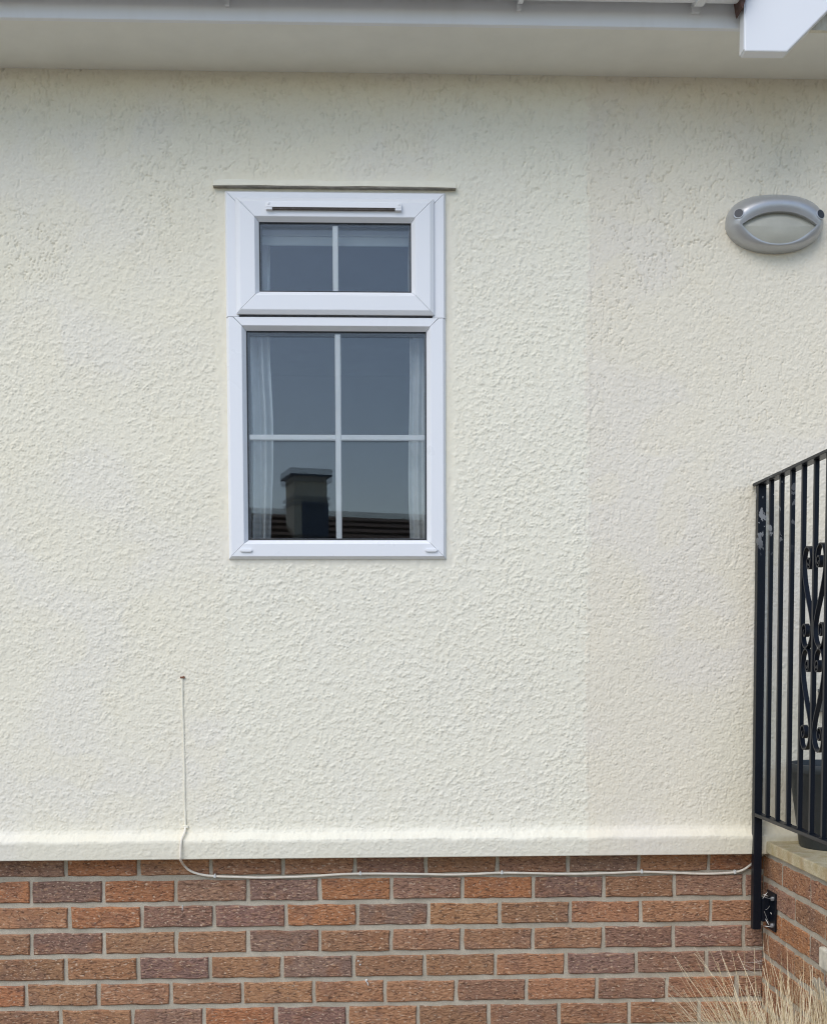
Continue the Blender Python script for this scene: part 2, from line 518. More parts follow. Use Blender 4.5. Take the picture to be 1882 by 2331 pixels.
# plaster drip over the window head
V, Fc = [], []
hp = [(0.010, 2.962), (-0.0010, 2.948), (-0.0040, 2.941), (-0.0095, 2.934), (-0.0185, 2.9295), (-0.0190, 2.9270), (-0.0175, 2.9262), (0.004, 2.9275)]
rw = random.Random(21)
NH = 60
wz = catmull([(rw.uniform(-.0012, .0012), rw.uniform(-.0016, .0016), rw.uniform(-.002, .004)) for _ in range(11)], 6)
for i in range(NH + 1):
    x = -0.4715 + 0.729 * i / NH
    q_ = wz[i]
    for k, (y, z) in enumerate(hp):
        V.append((x, y + (q_.y if 0 < k < 7 else 0), z + q_.x * (1 if k > 2 else 0) + (q_.z if k < 2 else 0)))
n = len(hp)
for i in range(NH):
    for k in range(n - 1):
        a = i * n + k
        Fc.append((a, a + 1, a + n + 1, a + n))
Fc += [list(range(n)), list(range(NH * n, NH * n + n))]
hdrip = MB().add(V, Fc).build('window_head_drip', None, house, smooth=True)
M_PLASTER = speckled('painted_plaster', (0.80, 0.765, 0.645), 0.8, 0.04, 25, 0.8, 70, 0.2)
hdrip.data.materials.append(M_PLASTER)

M_DRIP_SHADE = speckled('drip_shade_tone', (0.27, 0.25, 0.21), 0.85, 0.3, 40)
MB().box(-0.4705, 0.2565, -0.0180, 0.0, 2.9240, 2.9258).build('drip_shade_strip', M_DRIP_SHADE, house)  # thin dark strip, paints the shade on the underside of the head drip

# brick base: mortar bed with every brick its own piece
rnd = random.Random(5)
BY = 0.030
CORNER = 1.232
PITCH_B, COURSE, BEDZ = 0.2243, 0.0818, 0.829
mort = MB().box(X_L, X_R, BY + 0.0060, 0.12, 0.0, 0.93).build('brick_base', M_MORTAR, house)

def brick_mesh(L, H, seed, D=0.03):
    """one rough brick, its face at y=0 looking to -y, centred on x and z"""
    r = random.Random(seed)
    per = []
    nL = 7
    for i in range(nL): per.append((-L / 2 + L * i / nL, -H / 2))
    for i in range(2): per.append((L / 2, -H / 2 + H * i / 2))
    for i in range(nL): per.append((L / 2 - L * i / nL, H / 2))
    for i in range(2): per.append((-L / 2, H / 2 - H * i / 2))
    n = len(per)
    j = [(x + r.uniform(-.0022, .0018), z + (r.uniform(-.0014, .0022) if z < 0 else r.uniform(-.0030, .0012))) for x, z in per]
    v = [(x, D, z) for x, z in j] + [(x, 0.0025 + r.uniform(0, .0015), z) for x, z in j]
    ins = []
    for x, z in j:
        ins.append((x - math.copysign(min(.0035, abs(x)), x) if abs(abs(x) - L / 2) < .005 else x, r.uniform(-.0012, .0006), z - math.copysign(.0035, z) if abs(abs(z) - H / 2) < .005 else z))
    v += ins
    f = [(i, (i + 1) % n, n + (i + 1) % n, n + i) for i in range(n)]
    f += [(n + i, n + (i + 1) % n, 2 * n + (i + 1) % n, 2 * n + i) for i in range(n)]
    f += [[2 * n + i for i in range(n)]]
    me = bpy.data.meshes.new('brick')
    me.from_pydata(v, [], f)
    bm = bmesh.new(); bm.from_mesh(me); bmesh.ops.recalc_face_normals(bm, faces=bm.faces[:]); bm.to_mesh(me); bm.free()
    me.materials.append(M_BRICK)
    return me

BH, BL = 0.0670, 0.2120
VAR = [brick_mesh(BL, BH, s) for s in range(10)]
TONE = {'O': (0.44, 0.195, 0.092), 'o': (0.415, 0.213, 0.115), 'B': (0.360, 0.197, 0.112), 'b': (0.33, 0.184, 0.112), 'P': (0.285, 0.170, 0.128), 'p': (0.315, 0.182, 0.125)}
LAY = ['pOoBBpBbpoOO', 'OPOpPOpOPBpp', 'oOpPOPoBoooo', 'BPBBPBBBBppp', 'BoPoPBBoPpPP', 'OooBooobopob', 'BopOPoBboBoB']
OFF = [-0.958, -1.068, -0.951, -1.069, -0.964, -1.089, -0.985, -1.075, -0.96, -1.07, -0.955]

def put_brick(mesh, loc, rotz, tone, parent):
    o = bpy.data.objects.new('brick', mesh)
    o.location = loc
    o.rotation_euler = (0, rnd.uniform(-.002, .002), rotz)
    k = rnd.uniform(0.96, 1.16)
    o.color = (*[cc * k * rnd.uniform(.97, 1.03) for cc in TONE[tone]], 1)
    return link(o, parent)

for row in range(11):
    zt = BEDZ - COURSE * (row - 1)
    zc = zt - COURSE / 2
    k = -11
    while True:
        xj = OFF[row] + PITCH_B * k        # joint at the brick's left end
        if xj > CORNER - 0.02: break
        x0, x1 = xj + 0.0062, xj + PITCH_B - 0.0062
        if x1 > X_L + 0.05:
            if row < 7 and -1 <= k < 11: tone = LAY[row][k + 1]
            else: tone = rnd.choice('OooBBbPp')
            y = BY + rnd.uniform(-.0015, .0015)
            dz = rnd.uniform(-.001, .001)
            if x1 > CORNER + 0.004 or x0 < X_L:
                x0c, x1c = max(x0, X_L), min(x1, CORNER + 0.004)
                if x1c - x0c > 0.02:
                    put_brick(brick_mesh(x1c - x0c, BH, 100 + row), ((x0c + x1c) / 2, y, zc + dz), 0, tone, mort)
            else:
                put_brick(rnd.choice(VAR), ((x0 + x1) / 2, y, zc + dz), 0, tone, mort)
        k += 1

# eaves
SZ = 3.267
MB().box(X_L, X_R, -0.2625, 0.10, SZ, SZ + 0.012).build('soffit', M_SOFFIT, house, bevel=0.001)
MB().box(X_L, 1.10, -0.280, -0.2630, SZ - 0.003, 3.44).build('fascia', M_PVC_DIRTY, house, bevel=0.003)
# half-round gutter
def gutter_arc(r, n=14, cy=-0.340, cz=3.362):
    return [(cy - r * math.cos(math.pi * i / n), cz - r * math.sin(math.pi * i / n)) for i in range(n + 1)]
prof = gutter_arc(0.056) + gutter_arc(0.052)[::-1]
n = len(prof)
vs = [(X_L, y, z) for y, z in prof] + [(1.020, y, z) for y, z in prof]
fs = [(i, (i + 1) % n, n + (i + 1) % n, n + i) for i in range(n)] + [list(range(n)), list(range(n, 2 * n))]
gut = MB().add(vs, fs).build('gutter', M_PVC_DIRTY, house, smooth=True)
for bx_ in (-2.2, -1.2, -0.39, 0.413, 0.905):
    w = 0.006 if bx_ < 0.6 else 0.012
    a = gutter_arc(0.064, 12); b = gutter_arc(0.0555, 12)[::-1]
    p = a + b
    n = len(p)
    vs = [(bx_ - w, y, z) for y, z in p] + [(bx_ + w, y, z) for y, z in p]
    fs = [(i, (i + 1) % n, n + (i + 1) % n, n + i) for i in range(n)] + [list(range(n)), list(range(n, 2 * n))]
    MB().add(vs, fs).box(bx_ - w, bx_ + w, -0.292, -0.279, 3.30, 3.41).build('gutter_bracket', M_PVC_DIRTY, gut)

# main roof slab with tile courses
def roof_pt(s, off=0.0):      # s metres up the slope from the eaves
    a = R(25)
    return (-0.38 + s * math.cos(a) - off * math.sin(a), 3.415 + s * math.sin(a) + off * math.cos(a))
rb = MB()
p = [roof_pt(0, 0), roof_pt(4.5, 0), roof_pt(4.5, -0.05), roof_pt(0, -0.05)]
rb.add([(X_L, y, z) for y, z in p] + [(0.96, y, z) for y, z in p], [(0, 1, 2, 3), (7, 6, 5, 4), (0, 4, 5, 1), (1, 5, 6, 2), (2, 6, 7, 3), (3, 7, 4, 0)])
roof = rb.build('roof', M_TILE, house)
tc = MB()
for i in range(13):
    p = [roof_pt(i * 0.34 - 0.02, 0.03), roof_pt(i * 0.34 + 0.36, 0.004), roof_pt(i * 0.34 + 0.36, 0.001), roof_pt(i * 0.34 - 0.02, 0.001)]
    tc.add([(X_L, y, z) for y, z in p] + [(0.965, y, z) for y, z in p], [(0, 1, 2, 3), (7, 6, 5, 4), (0, 4, 5, 1), (1, 5, 6, 2), (2, 6, 7, 3), (3, 7, 4, 0)])
tag(tc.build('tile_courses', M_TILE, roof), kind='stuff')

# porch gable: bargeboards, rendered panel and verge tiles
APX = 2.13
bl = [(1.029, 3.175), (1.147, 3.175), (APX, 3.175 + APX - 1.147), (APX, 3.175 + APX - 1.147 + 0.27), (1.029, 3.332)]
def barge(poly, name='bargeboard'):
    o = MB().prism(poly, -0.335, -0.297).build(name, M_PVC, house, bevel=0.0035)
    return o
bb1 = barge(bl)
bb2 = barge([(2 * APX - x, z) for x, z in bl][::-1])
# trim line near the board's left end
MB().box(1.0265, 1.0292, -0.3345, -0.2975, 3.18, 3.33).build('end_cap', M_PVC, bb1)
gp = MB().prism([(1.1005, SZ - 0.003), (2 * APX - 1.1005, SZ - 0.003), (2 * APX - 1.1005, SZ + 0.06), (APX, SZ + 1.1), (1.1005, SZ + 0.06)], -0.278, -0.2630).build('gable_panel', M_PANEL, house)
# infill strip below the panel so that the soffit meets the panel
for s in (-1, 1):
    for i in range(9):
        x = 1.012 + i * 0.135
        z = 3.350 + i * 0.135
        tp = []
        for k in range(9):
            a = math.pi * (k / 8)
            tp.append((0.0, -0.30 + 0.065 * math.cos(a), 0.012 + 0.04 * math.sin(a)))
        V = []
        c45 = math.cos(R(45))
        for d, lift in ((-0.02, 0.0), (0.17, -0.012)):
            for (dx, y, hh) in tp:
                for th in (0.0, 0.012):
                    V.append((x + d * c45 - (hh + lift - th) * c45, y, z + d * c45 + (hh + lift - th) * c45))
        Fc = []
        n = len(tp)
        for k in range(n - 1):
            a0, a1 = 2 * k, 2 * (k + 1)
            b0_, b1_ = 2 * n + a0, 2 * n + a1
            Fc += [(a0, a1, b1_, b0_), (a0 + 1, b0_ + 1, b1_ + 1, a1 + 1), (a0, a0 + 1, a1 + 1, a1), (b0_, b1_, b1_ + 1, b0_ + 1)]
        Fc += [(0, 2 * n, 2 * n + 1, 1), (2 * n - 2, 2 * n - 1, 4 * n - 1, 4 * n - 2)]
        if s > 0: V = [(2 * APX - vx, vy, vz) for vx, vy, vz in V]
        MB().add(V, Fc).build('verge_tile', M_TILE, roof)
# tile lip that hangs at the foot of the verge
tl = MB().prism([(1.010, 3.50), (1.008, 3.32), (1.014, 3.285), (1.017, 3.279), (1.021, 3.288), (1.027, 3.312), (1.033, 3.327), (1.045, 3.338), (1.045, 3.50)], -0.352, -0.300)
tl.build('verge_tile', M_TILE, roof)

# room behind the window (seen only through the glass)
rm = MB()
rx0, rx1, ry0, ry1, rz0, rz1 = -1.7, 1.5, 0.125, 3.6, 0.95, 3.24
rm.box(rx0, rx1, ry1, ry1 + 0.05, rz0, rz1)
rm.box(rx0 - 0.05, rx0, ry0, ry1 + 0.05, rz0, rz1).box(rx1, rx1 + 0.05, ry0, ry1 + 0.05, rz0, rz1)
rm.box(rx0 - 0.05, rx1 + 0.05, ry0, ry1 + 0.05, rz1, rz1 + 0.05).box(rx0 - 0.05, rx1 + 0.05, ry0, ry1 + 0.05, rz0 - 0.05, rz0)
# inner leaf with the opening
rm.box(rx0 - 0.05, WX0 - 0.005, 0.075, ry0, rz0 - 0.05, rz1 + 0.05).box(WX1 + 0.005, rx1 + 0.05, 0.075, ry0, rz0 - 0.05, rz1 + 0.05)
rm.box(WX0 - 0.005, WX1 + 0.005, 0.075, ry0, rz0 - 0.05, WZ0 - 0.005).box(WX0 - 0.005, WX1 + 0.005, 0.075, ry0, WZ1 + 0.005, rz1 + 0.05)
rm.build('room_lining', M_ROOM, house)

# ------------------------------------------------------------------ the window, a part of the house
win = MB()
win.box(WX0 + 0.002, WX0 + 0.055, 0.030, 0.074, WZ0 + 0.002, WZ1 - 0.002).box(WX1 - 0.055, WX1 - 0.002, 0.030, 0.074, WZ0 + 0.002, WZ1 - 0.002)
win.box(WX0 + 0.055, WX1 - 0.055, 0.030, 0.074, WZ0 + 0.002, WZ0 + 0.055).box(WX0 + 0.055, WX1 - 0.055, 0.030, 0.074, WZ1 - 0.060, WZ1 - 0.002)
win.box(WX0 + 0.055, WX1 - 0.055, 0.030, 0.074, 2.508, 2.575)
window = win.build('window', M_PVC, house)

GAP = 0.00035
def strip(name, prof, side, rect, lo, hi, parent, mat=M_PVC):
    """a length of frame: profile points (u inward, y) along one side of rect; lo/hi give the mitred end at each u"""
    x0, x1, z0, z1 = rect
    A, B = [], []
    for u, y in prof:
        a, b = lo(u), hi(u)
        if side == 'L': A.append((x0 + u, y, a)); B.append((x0 + u, y, b))
        if side == 'R': A.append((x1 - u, y, a)); B.append((x1 - u, y, b))
        if side == 'B': A.append((a, y, z0 + u)); B.append((b, y, z0 + u))
        if side == 'T': A.append((a, y, z1 - u)); B.append((b, y, z1 - u))
    n = len(prof)
    fs = [(i, (i + 1) % n, n + (i + 1) % n, n + i) for i in range(n)] + [list(range(n)), list(range(n, 2 * n))]
    o = MB().add(A + B, fs).build(name, mat, parent)
    md = o.modifiers.new('bevel', 'BEVEL'); md.width = 0.0012; md.segments = 2; md.limit_method = 'ANGLE'; md.angle_limit = R(20)
    return o

def ring(name, prof, rect, parent, mat=M_PVC, sides='LRBT'):
    x0, x1, z0, z1 = rect
    for s in sides:
        if s in 'LR': strip(name, prof, s, rect, lambda u: z0 + u + GAP, lambda u: z1 - u - GAP, parent, mat)
        else: strip(name, prof, s, rect, lambda u: x0 + u + GAP, lambda u: x1 - u - GAP, parent, mat)

TJ = 2.5405      # transom joint height
fy = -0.016      # face of the outer frame
p_low = [(0.0, 0.030), (0.0, -0.004), (0.0085, fy), (0.022, fy), (0.047, fy), (0.059, 0.001), (0.059, 0.030)]
rect = (WX0, WX1, WZ0, WZ1)
mt_hi = lambda u: (TJ if u < 0.0221 else TJ - (u - 0.022)) - GAP
strip('frame_stile', p_low, 'L', rect, lambda u: WZ0 + u + GAP, mt_hi, window)
strip('frame_stile', p_low, 'R', rect, lambda u: WZ0 + u + GAP, mt_hi, window)
strip('frame_rail', p_low, 'B', rect, lambda u: WX0 + u + GAP, lambda u: WX1 - u - GAP, window)
# transom: mitred down to the lower light
p_tr = [(0.0, 0.030), (0.0, fy), (0.025, fy), (0.037, 0.001), (0.037, 0.030)]
strip('transom', p_tr, 'T', (WX0, WX1, WZ0, TJ), lambda u: WX0 + 0.022 + u + GAP, lambda u: WX1 - 0.022 - u - GAP, window)
# upper part of the outer frame
p_up = [(0.0, 0.030), (0.0, -0.006), (0.006, fy), (0.040, fy), (0.040, 0.030)]
strip('frame_stile', p_up, 'L', rect, lambda u: TJ + GAP, lambda u: WZ1 - u - GAP, window)
strip('frame_stile', p_up, 'R', rect, lambda u: TJ + GAP, lambda u: WZ1 - u - GAP, window)
strip('frame_head', p_up, 'T', rect, lambda u: WX0 + u + GAP, lambda u: WX1 - u - GAP, window)
# opening sash
SX0, SX1, SZ0, SZ1 = -0.4045, 0.1905, 2.5465, 2.8905
sy = -0.029
p_s = [(0.0, -0.0180), (0.0, -0.021), (0.002, -0.0225), (0.013, sy), (0.057, sy), (0.0695, -0.014), (0.0695, 0.006), (0.02, 0.006), (0.02, -0.0180)]
ring('sash_rail', p_s, (SX0, SX1, SZ0, SZ1), window)
ring('sash_gasket', [(0.0035, -0.0164), (0.0035, -0.0210), (0.007, -0.0210), (0.007, -0.0164)], (SX0, SX1, SZ0, SZ1), window, M_BLACK)

def light(rect, y, tilt):
    """double glazing: two panes, spacer and black gasket"""
    x0, x1, z0, z1 = rect
    ring('gasket', [(-0.002, y - 0.003), (-0.002, y - 0.0005), (0.003, y - 0.0005), (0.003, y - 0.003)], rect, window, M_BLACK)
    MB().box(x0 - 0.004, x1 + 0.004, y, y + 0.004, z0 - 0.004, z1 + 0.004).build('pane', M_GLASS, window)
    p2 = MB()
    t_ = math.tan(tilt) * (z1 - z0)
    p2.add([(x0 - .003, y + .022, z0 - .003), (x1 + .003, y + .022, z0 - .003), (x1 + .003, y + .022 + t_, z1 + .003), (x0 - .003, y + .022 + t_, z1 + .003),
            (x0 - .003, y + .026, z0 - .003), (x1 + .003, y + .026, z0 - .003), (x1 + .003, y + .026 + t_, z1 + .003), (x0 - .003, y + .026 + t_, z1 + .003)],
           [(0, 1, 2, 3), (7, 6, 5, 4), (0, 4, 5, 1), (1, 5, 6, 2), (2, 6, 7, 3), (3, 7, 4, 0)])
    p2.build('pane', M_GLASS, window)
    ring('spacer', [(-0.004, y + 0.0045), (-0.004, y + 0.0215), (0.006, y + 0.0215), (0.006, y + 0.0045)], rect, window, M_SPACER)

up_rect = (SX0 + 0.0695, SX1 - 0.0695, SZ0 + 0.0695, SZ1 - 0.0695)
lo_rect = (WX0 + 0.059, WX1 - 0.059, WZ0 + 0.059, TJ - 0.037)
light(up_rect, -0.011, R(0.16))
light(lo_rect, 0.004, R(0.16))

def bar(x0, x1, z0, z1, y, vertical):
    """flat glazing bar with a shallow raised centre"""
    w = 0.0028
    if vertical: prof = [(x0, y + .009), (x0, y + .004), (x0 + w, y + .0015), (x1 - w, y + .0015), (x1, y + .004), (x1, y + .009)]
    else: prof = [(z0, y + .009), (z0, y + .004), (z0 + w, y + .0015), (z1 - w, y + .0015), (z1, y + .004), (z1, y + .009)]
    n = len(prof)
    if vertical: vs = [(a, b, z0) for a, b in prof] + [(a, b, z1) for a, b in prof]
    else: vs = [(x0, b, a) for a, b in prof] + [(x1, b, a) for a, b in prof]
    fs = [(i, (i + 1) % n, n + (i + 1) % n, n + i) for i in range(n)] + [list(range(n)), list(range(n, 2 * n))]
    MB().add(vs, fs).build('glazing_bar', M_BAR, window)
bar(-0.1155, -0.0985, up_rect[2] - .002, up_rect[3] + .002, -0.006, True)
bar(-0.1115, -0.0935, lo_rect[2] - .002, lo_rect[3] + .002, 0.009, True)
bar(lo_rect[0] - .002, -0.1119, 2.1785, 2.1955, 0.009, False)
bar(-0.0931, lo_rect[1] + .002, 2.1785, 2.1955, 0.009, False)
# trickle vent on the sash head
tv = MB().add([(x, y, z) for x in (-0.312, 0.092) for y, z in ((sy + .0005, 2.8735), (sy - .011, 2.8700), (sy - .0125, 2.8560), (sy - .0110, 2.8555), (sy + .0005, 2.8600))],
              [(0, 1, 2, 3, 4), (9, 8, 7, 6, 5), (0, 5, 6, 1), (1, 6, 7, 2), (2, 7, 8, 3), (3, 8, 9, 4), (4, 9, 5, 0)])
tv.box(-0.312, -0.293, sy - .0120, sy + .0005, 2.8490, 2.8557).box(0.073, 0.092, sy - .0120, sy + .0005, 2.8490, 2.8557)
vent = tv.build('trickle_vent', M_PVC, window, bevel=0.0008)
gr = MB().box(-0.2925, 0.0725, sy - .0085, sy + .0004, 2.8510, 2.8565)
for i in range(52):
    x = -0.290 + i * 0.00705
    gr.box(x, x + 0.0018, sy - .0115, sy - .0084, 2.8502, 2.8558)
gr.build('vent_grille', M_GRILLE, window)
for x in (-0.304, 0.084):
    MB().lathe([(0.0, 0.0), (0.0045, 0.0), (0.0045, 0.002), (0.0, 0.003)], 0, 0, 16).build('vent_screw_cap', M_PVC, window)
    o = bpy.data.objects[-1] if False else window.children[-1]
    o.matrix_parent_inverse = Matrix.Identity(4)
    o.location = (x, sy - 0.0105, 2.866); o.rotation_euler = (R(90), 0, 0)
# drain caps on the bottom rail
for x in (-0.3835, 0.1795):
    pl = [(x - .019, 1.8405), (x - .014, 1.8365), (x + .014, 1.8365), (x + .019, 1.8405), (x + .017, 1.8455), (x - .017, 1.8455)]
    MB().prism(pl, fy - 0.0055, fy - 0.0002).build('drain_cap', M_PVC, window, bevel=0.0012)

# ------------------------------------------------------------------ curtains and blind inside
def curtain(x0, x1, taper, folds, label, seed):
    r = random.Random(seed)
    ph_ = r.uniform(0, 6)
    V, Fc = [], []
    nu, nv = 60, 36
    for j in range(nv + 1):
        z = 1.70 + (2.93 - 1.70) * j / nv
        for i in range(nu + 1):
            s = i / nu
            inner = 0.004 * math.sin(z * 9 + seed) + taper * max(0, 1 - abs(z - 2.3) / 0.5)
            xa, xb = x0, x1
            if seed == 1: xb = x1 + inner
            else: xa = x0 - inner
            x = xa + (xb - xa) * s
            y = 0.112 + 0.020 * math.sin(folds * 2 * math.pi * s + ph_ + 0.35 * math.sin(3 * z)) + 0.006 * math.sin(folds * 5.1 * s + 2 * z)
            V.append((x, y, z))
    for j in range(nv):
        for i in range(nu):
            a = j * (nu + 1) + i
            Fc.append((a, a + 1, a + nu + 2, a + nu + 1))
    o = mesh_obj('curtain', V, Fc, M_CURTAIN, None, True)
    sdm = o.modifiers.new('solidify', 'SOLIDIFY'); sdm.thickness = 0.002
    tag(o, label, 'curtain', 'curtains behind the window')
curtain(-0.46, -0.320, 0.006, 4.2, 'pale curtain hanging behind the left edge of the window glass', 1)
curtain(0.122, 0.26, 0.005, 4.6, 'pale curtain hanging behind the right edge of the window glass', 2)
bd = MB()
for i in range(4):
    bd.box(-0.41, 0.20, 0.060 - 0.003 * (i % 2), 0.068 + 0.002 * i, 2.779 + i * 0.028, 2.779 + i * 0.028 + 0.0275, 0.003)
tag(bd.build('roman_blind', M_BLIND), 'raised pale blind behind the top pane of the window', 'blind')

# ------------------------------------------------------------------ brick landing with stone coping and steps
landing = empty('brick_landing', (1.7, -0.3, 0), 'brown brick doorstep landing with buff stone coping at the right edge', 'steps')
LF = -0.52                                  # front of the landing
MB().box(CORNER + 0.0035, 2.5, LF + 0.006, 0.03, 0.0, 0.8995).build('core', M_MORTAR, landing)
# coping slabs, real joints between them
cp = [(1.222, 1.68), (1.687, 2.14), (2.147, 2.52)]
for (a, b) in cp:
    o = MB().box(a, b, LF - 0.03, -0.012, 0.900, 0.9375, 0.004).build('coping_stone', M_STONE, landing)
# side bricks in the plane x = CORNER, looking to -x
RB = 0.810
def side_bricks(row, joints, ymin, ymax):
    zc = RB + COURSE * (0.5 - row)
    for a, b in zip(joints[:-1], joints[1:]):
        y1, y0 = min(a - 0.0055, ymax), max(b + 0.0055, ymin)
        if y1 - y0 < 0.02: continue
        L = y1 - y0
        me = VAR[rnd.randrange(10)] if abs(L - BL) < 0.003 else brick_mesh(L, BH, 300 + row * 7 + int(abs(a) * 50))
        tone = {0: 'ooooB', 1: 'pBobo', 2: 'OpBoo', 3: 'ooPoB'}.get(row, 'oBopo')[min(4, int(abs(a) / 0.23))]
        put_brick(me, (CORNER + rnd.uniform(-.001, .001), (y0 + y1) / 2, zc), R(-90), tone, landing)
for row in range(0, 10):
    j0 = 0.085 if row % 2 == 0 else -0.025
    js = [j0 - 0.2285 * k for k in range(0, 9)]
    ymin = LF if row < 2 else (-0.80 if row < 4 else (-1.06 if row < 6 else -1.32))
    if row % 2 == 1: js = [0.2] + js
    side_bricks(row, js, ymin, 0.024)
# front-facing bricks of the risers
def front_bricks(y, z_top, rows, off):
    for rr in range(rows):
        zc = z_top - COURSE * (rr + 0.5)
        x = CORNER + 0.005 - (0.11 if (rr + off) % 2 else 0.0)
        while x < 2.5:
            a, b = max(x, CORNER + 0.005), min(x + BL, 2.5)
            if b - a > 0.03:
                me = VAR[rnd.randrange(10)] if abs(b - a - BL) < 0.003 else brick_mesh(b - a, BH, int(x * 1000) % 977)
                put_brick(me, ((a + b) / 2, y, zc), 0, rnd.choice('OooBbPp'), landing)
            x += PITCH_B
front_bricks(LF - 0.0015, 0.892, 2, 0)
# lower steps: stone treads over brick
for i, (ya, zt) in enumerate(((LF + 0.044, 0.716), (-0.77, 0.563), (-1.03, 0.410))):
    yb = -0.80 - 0.26 * i - 0.03
    MB().box(1.218, 2.52, yb, ya, zt - 0.058, zt, 0.005).build('tread', M_CONCRETE, landing)
    MB().box(CORNER + 0.0035, 2.5, yb + 0.036, ya - 0.002 if i else LF + 0.0055, 0.0, zt - 0.0585).build('core', M_MORTAR, landing)
    front_bricks(yb + 0.030, zt - 0.066, 1 if i < 2 else 4, i)
# smeared mortar on the side wall
def smear(cy, cz, ry, rz, seed):
    r = random.Random(seed)
    n = 40
    V = []
    for f_, x_ in ((1.0, 0.0), (0.86, -0.0022), (0.5, -0.0032)):
        rr = random.Random(seed)
        for k in range(n):
            a = 2 * math.pi * k / n
            q_ = 0.75 + 0.18 * math.sin(3 * a + seed) + 0.10 * math.sin(7 * a + 2 * seed) + rr.uniform(-.06, .06)
            V.append((CORNER + x_ - 0.0008, cy + ry * q_ * f_ * math.cos(a) + 0.4 * rz * math.sin(a) * f_, cz + rz * q_ * f_ * math.sin(a)))
    Fc = [(l * n + i, l * n + (i + 1) % n, (l + 1) * n + (i + 1) % n, (l + 1) * n + i) for l in range(2) for i in range(n)] + [list(range(2 * n, 3 * n))]
    MB().add(V, Fc).build('mortar_smear', M_MORTAR, landing, smooth=True)
smear(-0.455, 0.595, 0.060, 0.032, 1)
smear(-0.52, 0.572, 0.055, 0.04, 2)

# ------------------------------------------------------------------ railing
rail = empty('railing', (1.19, -0.035, 0.66), 'black painted iron railing with scrollwork beside the landing', 'railing')
RX = 1.190
MB().box(RX - 0.0125, RX + 0.0125, -0.049, -0.024, 0.663, 2.037, 0.0012).build('post', M_IRON, rail)
MB().box(RX - 0.0125, RX + 0.0125, -0.905, -0.88, 0.60, 2.037, 0.0012).build('post', M_IRON, rail)
MB().box(RX - 0.018, RX + 0.018, -0.925, -0.008, 2.0375, 2.0465, 0.0015).build('top_rail', M_IRON, rail)
MB().box(RX - 0.0125, RX + 0.0125, -0.8795, -0.0495, 1.018, 1.029, 0.001).build('bottom_rail', M_IRON, rail)
PK = [-0.1310, -0.2190, -0.3075, -0.3955, -0.4840, -0.5710, -0.6590, -0.7470, -0.8200]
for y in PK:
    MB().box(RX - 0.0062, RX + 0.0062, y - 0.0062, y + 0.0062, 1.0292, 2.0373, 0.0008).box(RX - 0.0085, RX + 0.0085, y - 0.0085, y + 0.0085, 1.0291, 1.0315).build('picket', M_IRON, rail)
def scroll(zt, sgn):
    yc = -0.4840
    P = []
    for k in range(11):              # inner top curl
        a = R(-60 - 36 * k)
        rr = 0.006 + 0.0008 * k
        P.append((0.034 + rr * math.cos(a), zt - 0.046 + rr * math.sin(a)))
    P = [(0.040, zt - .046), (0.034, zt - .053), (0.026, zt - .047), (0.029, zt - .036), (0.040, zt - .034), (0.046, zt - .046), (0.040, zt - .060), (0.026, zt - .060),
         (0.0195, zt - .040), (0.026, zt - .014), (0.047, zt - .001), (0.067, zt - .012), (0.0765, zt - .040), (0.073, zt - .075), (0.061, zt - .110), (0.043, zt - .147), (0.024, zt - .182),
         (0.0125, zt - .212), (0.0115, zt - .232), (0.018, zt - .256), (0.035, zt - .273), (0.056, zt - .276), (0.072, zt - .262), (0.0775, zt - .240), (0.073, zt - .218), (0.058, zt - .212), (0.047, zt - .222), (0.047, zt - .238), (0.057, zt - .245), (0.065, zt - .236), (0.061, zt - .227)]
    pts = catmull([(0, s, z) for s, z in P], 5)
    V, Fc = [], []
    hw, ht = 0.0065, 0.0020
    for i, p_ in enumerate(pts):
        tg = (pts[min(i + 1, len(pts) - 1)] - pts[max(i - 1, 0)]).normalized()
        nv = Vector((0, -tg.z, tg.y))
        for sx, sn in ((-1, -1), (1, -1), (1, 1), (-1, 1)):
            q_ = p_ + nv * ht * sn
            V.append((RX + sx * hw, yc + sgn * q_.y, q_.z))
    for i in range(len(pts) - 1):
        for k in range(4):
            Fc.append((i * 4 + k, i * 4 + (k + 1) % 4, i * 4 + 4 + (k + 1) % 4, i * 4 + 4 + k))
    Fc += [(0, 1, 2, 3), tuple((len(pts) - 1) * 4 + k for k in range(4))]
    MB().add(V, Fc).build('scroll', M_IRON, rail, smooth=True)
for zt in (1.812, 1.533):
    for sgn in (1, -1): scroll(zt, sgn)
MB().box(CORNER - 0.0065, CORNER - 0.0015, -0.108, -0.030, 0.667, 0.786, 0.001).build('wall_plate', M_IRON, rail)
MB().box(RX + 0.0126, CORNER - 0.0064, -0.060, -0.034, 0.690, 0.765, 0.002).build('bracket_arm', M_IRON, rail)
for z in (0.685, 0.768):
    MB().tube([(CORNER - 0.0066, -0.090, z), (CORNER - 0.013, -0.090, z)], 0.007, 6).build('bolt', M_STEEL, rail)

